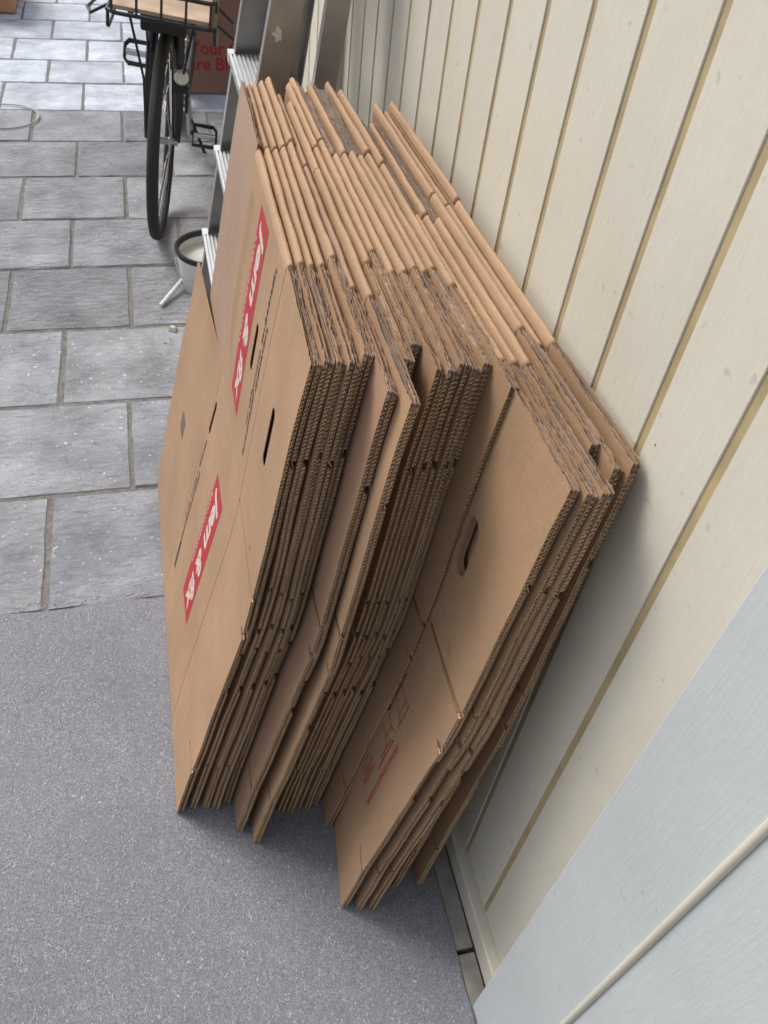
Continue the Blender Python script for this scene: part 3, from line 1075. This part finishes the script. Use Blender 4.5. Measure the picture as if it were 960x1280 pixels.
rail(lx, YA, YA + .026, .062, 0.03, ZT, 'front_rail', 1)
rail(lx, YB - .026, YB, .062, 0.03, ZT, 'front_rail', -1)
bx = lambda z: 0.185 + 0.135 * z
rail(bx, YA + .012, YA + .036, .046, 0.03, ZT - .1, 'rear_rail', 1)
rail(bx, YB - .036, YB - .012, .046, 0.03, ZT - .1, 'rear_rail', -1)
for i, z in enumerate((.11, .33, .55, .77, .99, 1.21, 1.43, 1.65)):
    x = lx(z)
    mb = MB()
    mb.box(x - .012, x + .070, YA + .0265, YB - .0265, z - .022, z - .004)
    tr = lput(mb, 'tread', ALU)
    mb = MB()
    for q in range(9):
        xx = x - .012 + q * .0091
        mb.box(xx, xx + .0055, YA + .027, YB - .027, z - .004, z - .0005)
    o = mb.build('tread_ribs', ALU_T, tr)
    mb = MB()
    mb.box(x - .013, x + .001, YB - .0268, YB + .006, z - .024, z - .0002)
    lput(mb, 'tread_end', ALU_T)
for yy in (YA + .01, YB - .01):
    for f_, w_ in ((lx, .066), (bx, .05)):
        mb = MB(); x = f_(0.02); mb.box(x - .002, x + w_, yy - .016, yy + .016, 0.0, .045)
        bevel(lput(mb, 'rubber_foot', BLACK), .004)
for z in (.5, .94, 1.40):
    mb = MB(); mb.tube([(bx(z) + .02, YA - .004, z), (bx(z) + .02, YB, z)], .011, 10); lput(mb, 'cross_bar', ALU, sm=True)
    mb = MB(); mb.tube([(bx(z) + .02, YA - .012, z), (bx(z) + .02, YA - .0045, z)], .0135, 10); lput(mb, 'end_cap', BLACK, sm=True)
mb = MB()
sv = []
random.seed(3)
cz = 1.135
m = 14
for i in range(m):
    a = 2 * math.pi * i / m; r = random.uniform(.006, .017)
    sv.append((lx(cz) + .022 + r * math.cos(a) * .8, YA - .0012, cz + r * math.sin(a)))
mb.add(sv + [(p[0], p[1] + .0011, p[2]) for p in sv], [tuple(range(m)), tuple(m + i for i in range(m))] + [(i, (i + 1) % m, m + (i + 1) % m, m + i) for i in range(m)])
lput(mb, 'plaster_splash', SPLASH)

# ------------------------------------------------------------------ bucket and stick
bk = empty('bucket', (0.158, 2.735, 0))
tag(bk, 'white plastic bucket with a black rim beside the ladder foot', 'bucket')
mb = MB(); mb.lathe([(0.0, .0), (.100, .0), (.104, .004), (.118, .138), (.114, .138), (.101, .008), (0.0, .008)], 40)
mb.build('pail', WHITEP, bk, 40)
mb = MB(); mb.lathe([(.108, .136), (.108, .150), (.114, .154), (.1215, .153), (.1225, .144), (.1185, .134), (.108, .136)], 40)
mb.build('rim', BLACK, bk, 60)
mb = MB(); mb.lathe([(.0, .108), (.110, .108)], 40); mb.build('contents', BUCKET_IN, bk)
mb = MB(); mb.tube([(.122 * math.cos(a), -.02 - .104 * math.sin(a) ** .6, .128 - .07 * math.sin(a) ** .8) for a in [math.pi * i / 24 for i in range(25)]], .0022, 6); mb.build('wire_handle', STEEL, bk, True)
st = MB(); st.tube([(-.030, 2.60, .006), (.064, 2.742, .030)], .0075, 8)
o = st.build('white_stick', WHITEP, None, True); tag(o, 'short white plastic stick lying on the paving beside the bucket', 'stick')

# ------------------------------------------------------------------ bicycle
bike = empty('bicycle', (0.000, 3.155, 0.0))
bike.matrix_world = Matrix.Translation((-0.004, 3.155, 0)) @ Matrix.Rotation(R(-7), 4, 'Z') @ Matrix.Rotation(R(6.3), 4, 'Y')
tag(bike, 'black bicycle with a front carrier parked on its stand on the paving', 'bicycle')
WR = 0.352
def wheel(name, yc, steer=0.0):
    def rot(V):
        c, s = math.cos(steer), math.sin(steer)
        V = V.copy(); x = V[:, 0].copy(); y_ = V[:, 1] - yc
        V[:, 0] = c * x - s * y_; V[:, 1] = yc + s * x + c * y_
        return V
    mb = MB()
    mb.lathe([(.300, -.011), (.318, -.013), (.318, .013), (.300, .011), (.296, 0), (.300, -.011)], 56, 'x', (0, yc, WR))
    wh = mb.build(name, BLACKM, bike, 40, fn=rot)
    mb = MB()
    prof = [(.333 + .0195 * math.cos(a), .0205 * math.sin(a)) for a in [2 * math.pi * i / 12 for i in range(13)]]
    mb.lathe(prof, 64, 'x', (0, yc, WR)); mb.build('tyre', RUBBER, wh, 'all', fn=rot)
    mb = MB(); mb.lathe([(.3175, -.0142), (.3245, -.0150), (.3245, -.0140)], 64, 'x', (0, yc, WR))
    mb.build('sidewall_stripe', STEEL, wh, fn=rot)
    for i in range(32):
        a = 2 * math.pi * i / 32; s = 1 if i % 2 else -1; o_ = .42 * (1 if i % 4 < 2 else -1)
        mb = MB()
        mb.tube([(s * .03, yc + .022 * math.cos(a + o_ * 3), WR + .022 * math.sin(a + o_ * 3)), (s * .003, yc + .300 * math.cos(a), WR + .300 * math.sin(a))], .0012, 4)
        mb.build('spoke', STEEL, wh, fn=rot)
    mb = MB(); mb.lathe([(0, -.055), (.012, -.055), (.012, -.034), (.026, -.032), (.026, -.026), (.014, -.022), (.014, .022), (.026, .026), (.026, .032), (.012, .034), (.012, .055), (0, .055)], 16, 'x', (0, yc, WR))
    mb.build('hub', STEEL, wh, 40, fn=rot)
    return wh
wheel('front_wheel', 0.0, R(-1.5))
wheel('rear_wheel', 1.09)
def bp(name, mb, mat, sm=True, parent=None):
    return mb.build(name, mat, parent or bike, sm)
mb = MB()
for s in (-1, 1):
    mb.tube([(s * .052, .0, WR), (s * .054, .03, WR + .12), (s * .046, .075, WR + .30), (s * .036, .095, WR + .375)], [.012, .016, .019, .020], 10)
mb.tube([(-.05, .098, WR + .38), (.05, .098, WR + .38)], .018, 10)
mb.tube([(0, .098, WR + .375), (0, .175, WR + .66)], .016, 10)
bp('fork', mb, BLACKM)
HT0 = Vector((0, .108, WR + .42)); HT1 = Vector((0, .160, WR + .60)); BBp = Vector((0, .60, .285)); ST = Vector((0, .80, .82)); RA = Vector((0, 1.09, WR))
mb = MB()
mb.tube([HT0, HT1], .024, 12); mb.tube([HT0 + Vector((0, .005, .02)), BBp], .036, 12); mb.tube([HT1, HT1.lerp(ST, .5) + Vector((0, 0, -.12)), ST + Vector((0, -.06, -.22))], .018, 12)
mb.tube([BBp, ST], .017, 12)
for s in (-1, 1):
    mb.tube([BBp + Vector((s * .03, 0, 0)), RA + Vector((s * .062, 0, 0))], .009, 8)
    mb.tube([ST + Vector((s * .015, 0, -.05)), RA + Vector((s * .062, 0, 0))], .008, 8)
bp('frame', mb, BLACKM)
mb = MB(); mb.tube([BBp + Vector((-.06, 0, 0)), BBp + Vector((.06, 0, 0))], .020, 12); bp('bottom_bracket', mb, STEEL)
mb = MB()
mb.box(.052, .066, .53, 1.12, .25, .40)
bevel(bp('chain_guard', mb, BLACKM, False), .006)
mb = MB(); mb.tube([ST, ST + Vector((0, .04, .12))], .013, 10); bp('seat_post', mb, STEEL)
mb = MB()
sad = [(-.02, .70), (.02, .70), (.035, .80), (.085, .93), (.075, .98), (-.075, .98), (-.085, .93), (-.035, .80)]
mb.add([(x, y_, .985) for x, y_ in sad] + [(x * .8, y_, .925) for x, y_ in sad], [tuple(range(8)), tuple(8 + i for i in range(8))] + [(i, (i + 1) % 8, 8 + (i + 1) % 8, 8 + i) for i in range(8)])
bevel(bp('saddle', mb, BLACK, False), .012, 3)
mb = MB(); mb.tube([(0, .175, 1.00), (0, .165, 1.05)], .016, 10); mb.tube([(-.30, .33, 1.05), (-.26, .22, 1.07), (-.1, .15, 1.06), (0, .15, 1.05), (.1, .15, 1.06), (.26, .22, 1.07), (.30, .33, 1.05)], .011, 10)
hb = bp('handlebar', mb, BLACKM)
for s in (-1, 1):
    mb = MB(); mb.tube([(s * .265, .235, 1.068), (s * .305, .345, 1.048)], .016, 10); bp('grip', mb, RUBBER, parent=hb)
# cranks and pedals: one up on the left, one down on the right
for s, cz in ((-1, 1), (1, -1)):
    e = BBp + Vector((s * .075, -.055 * cz, .165 * cz))
    mb = MB(); mb.tube([BBp + Vector((s * .062, 0, 0)), e], [.013, .010], 8); bp('crank_arm', mb, STEEL if s > 0 else BLACKM)
    c = e + Vector((s * .062, 0, 0))
    mb = MB()
    hw, hl = .044, .034
    hw, hl = .050, .043
    pt = R(50)
    def tp(a, b, d): return (c.x + a, c.y + b * math.cos(pt) + d * math.sin(pt), c.z + b * math.sin(pt) - d * math.cos(pt))
    for d in (-.010, .010):
        mb.tube([tp(a * hw * s, b * hl, d) for a, b in ((-1, -1), (.7, -1), (1, -.6), (1, .6), (.7, 1), (-1, 1))], .0058, 6, closed=True)
    pd = bp('pedal', mb, BLACK)
    mb = MB(); mb.box(c.x - hw, c.x + hw, c.y - .011, c.y + .011, c.z - .010, c.z + .010); bevel(bp('pedal_axle', mb, STEEL, False, pd), .004)
# front carrier over the wheel
mb = MB()
ZR = .795
fr = [(-.145, -.17), (.145, -.17), (.165, -.15), (.165, .15), (.145, .17), (-.145, .17), (-.165, .15), (-.165, -.15)]
mb.tube([(x, y_, ZR) for x, y_ in fr], .0065, 8, closed=True)
mb.tube([(x, y_, ZR + .075) for x, y_ in fr], .0065, 8, closed=True)
for x, y_ in ((-.15, -.165), (0, -.17), (.15, -.165), (.165, 0), (-.165, 0), (-.15, .165), (.15, .165), (.075, -.17), (-.075, -.17)):
    mb.tube([(x, y_, ZR), (x, y_, ZR + .075)], .0045, 6)
for x in (-.09, .09):
    mb.tube([(x, -.17, ZR), (x, .17, ZR)], .005, 6)
rk = bp('front_carrier', mb, BLACKM)
mb = MB(); mb.box(-.15, .15, -.155, .155, ZR + .006, ZR + .018); bp('carrier_board', mb, WOOD, False, rk)
for s in (-1, 1):
    mb = MB()
    mb.tube([(s * .165, -.13, ZR), (s * .168, -.12, ZR - .055), (s * .172, -.06, ZR - .075), (s * .172, .06, ZR - .075), (s * .168, .12, ZR - .055), (s * .165, .13, ZR)], .0055, 8)
    mb.tube([(s * .165, -.09, ZR), (s * .225, -.08, ZR - .040), (s * .245, .0, ZR - .048), (s * .225, .08, ZR - .040), (s * .165, .09, ZR)], .005, 8)
    bp('side_loop', mb, BLACKM, parent=rk)
mb = MB(); mb.box(-.075, .075, -.05, .12, ZR - .075, ZR - .008); bevel(bp('carrier_mount', mb, BLACK, False), .008)
mb = MB()
for s in (-1, 1):
    mb.tube([(s * .10, -.14, ZR), (s * .062, -.05, WR + .22), (s * .058, 0, WR + .01)], .0045, 6)
bp('carrier_stay', mb, BLACKM)
mb = MB(); mb.lathe([(0, -.018), (.018, -.016), (.026, -.006), (.027, .004)], 20, 'y', (.062, -.055, .600)); lamp = bp('headlight', mb, LENS)
mb = MB(); mb.lathe([(.0285, -.006), (.029, .02), (.018, .05), (0, .055)], 20, 'y', (.062, -.055, .600)); bp('lamp_housing', mb, BLACK, parent=lamp)
mb = MB(); mb.box(.036, .088, -.060, -.030, .548, .574); bp('lamp_bracket', mb, BLACK, False, lamp)
mb = MB(); mb.tube([(-.045, .05, WR + .52), (-.060, -.02, WR + .40), (-.050, -.03, WR + .30), (-.03, .04, WR + .28), (-.02, .08, WR + .42)], .0035, 6); bp('brake_cable', mb, BLACK)
mb = MB(); mb.tube([(-.050, -.015, WR + .33), (-.062, .0, WR + .1), (-.057, .01, WR + .03)], .0045, 6); bp('brake_rod', mb, BLACK)
mb = MB(); mb.tube([BBp + Vector((.03, .06, -.01)), BBp + Vector((.14, .13, -.27))], [.009, .007], 8); bp('kickstand', mb, BLACKM)

# ------------------------------------------------------------------ large carton far back
cx0, cx1, cy0, cy1, chh = 0.135, 0.735, 4.56, 5.0, 0.55
ct = empty('carton', (0.43, 4.75, 0))
tag(ct, 'large kraft carton coloured as in shade with red lettering standing behind the bicycle', 'carton')
cinv = Matrix.Translation((-.43, -4.75, 0))
def cput(mb, name, mat, sm=False):
    o = mb.build(name, mat, ct, sm); o.matrix_parent_inverse = cinv; return o
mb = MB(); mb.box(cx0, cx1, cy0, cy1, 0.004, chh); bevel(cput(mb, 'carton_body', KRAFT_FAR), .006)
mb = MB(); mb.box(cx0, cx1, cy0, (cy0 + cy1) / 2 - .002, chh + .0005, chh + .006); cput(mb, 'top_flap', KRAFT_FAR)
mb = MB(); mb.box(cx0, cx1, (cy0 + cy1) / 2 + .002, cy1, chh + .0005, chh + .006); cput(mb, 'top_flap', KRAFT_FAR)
for s, x, z in (('Your G', .222, .194), ('Are Ble', .194, .120)):
    V, F = text_mesh(s, .082, .0020)
    mb = MB(); mb.add(np.stack([x + V[:, 0], np.full(len(V), cy0 - .0006), z + V[:, 1]], 1), F)
    cput(mb, 'red_lettering', INK_RED)

# wooden crate at the back
cr_ = empty('wooden_crate', (-1.0, 6.0, 0))
tag(cr_, 'orange brown wooden crate standing on the far paving', 'crate')
crinv = Matrix.Translation((1.0, -6.0, 0))
for z in (.01, .115, .22):
    for args in ((-1.25, -.70, 5.735, 5.753), (-1.25, -.70, 6.10, 6.118)):
        mb = MB(); mb.box(*args, z, z + .095); o = mb.build('plank', WOODO, cr_); o.matrix_parent_inverse = crinv
    for xx in (-1.25, -.718):
        mb = MB(); mb.box(xx, xx + .018, 5.7535, 6.0995, z, z + .095); o = mb.build('plank', WOODO, cr_); o.matrix_parent_inverse = crinv
mb = MB(); mb.box(-1.23, -.72, 5.755, 6.098, .012, .03); o = mb.build('crate_floor', WOODO, cr_); o.matrix_parent_inverse = crinv

# cable loop on the paving
pts = []
for i in range(40):
    a = -1.35 + 2.7 * i / 39
    pts.append((-.66 + .155 * math.cos(a), 4.24 + .14 * math.sin(a) * 1.0, .007))
pts = [(-1.5, 4.05, .007), (-1.1, 4.075, .007), (-.85, 4.09, .007)] + pts + [(-.85, 4.40, .007), (-1.2, 4.42, .007), (-1.5, 4.40, .007)]
mb = MB(); mb.tube(pts, .0034, 8)
o = mb.build('cable', CABLE, None, 'all'); tag(o, 'pale cable lying in a loop on the paving slabs', 'cable')

# crumbs and grit
random.seed(11)
mb = MB()
def crumb(x, y_, s):
    P = []
    for i in range(6):
        d = [(1, 0, 0), (-1, 0, 0), (0, 1, 0), (0, -1, 0), (0, 0, 1), (0, 0, -.3)][i]
        k = s * random.uniform(.6, 1.2)
        P.append((x + d[0] * k, y_ + d[1] * k, .001 + max(0, d[2]) * k * .7))
    mb.add(P, [(0, 2, 4), (2, 1, 4), (1, 3, 4), (3, 0, 4), (2, 0, 5), (1, 2, 5), (3, 1, 5), (0, 3, 5)])
for i in range(420):
    crumb(random.uniform(-.6, .05), random.uniform(1.33, 3.2), random.choice((.0012, .0015, .002, .0028)))
for i in range(40):
    crumb(random.gauss(.0, .05), random.gauss(2.35, .12), random.uniform(.002, .005))
for i in range(70):
    crumb(random.uniform(-.6, -.02), 1.318 + abs(random.gauss(0, .012)), random.uniform(.0015, .0035))
o = mb.build('grit', DIRT); tag(o, 'pale grit and plaster crumbs scattered over the paving', 'grit', kind='stuff')
mb = MB(); 
P = [(-.012, 2.455, .001), (.012, 2.44, .001), (.02, 2.465, .001), (.0, 2.478, .001), (-.006, 2.457, .012), (.010, 2.448, .013), (.014, 2.464, .010), (.0, 2.472, .012)]
mb.add(P, [(0, 3, 2, 1), (4, 5, 6, 7), (0, 1, 5, 4), (1, 2, 6, 5), (2, 3, 7, 6), (3, 0, 4, 7)])
o = mb.build('stone_chip', DIRT); tag(o, 'broken chip of pale stone lying near the printed box', 'stone chip')
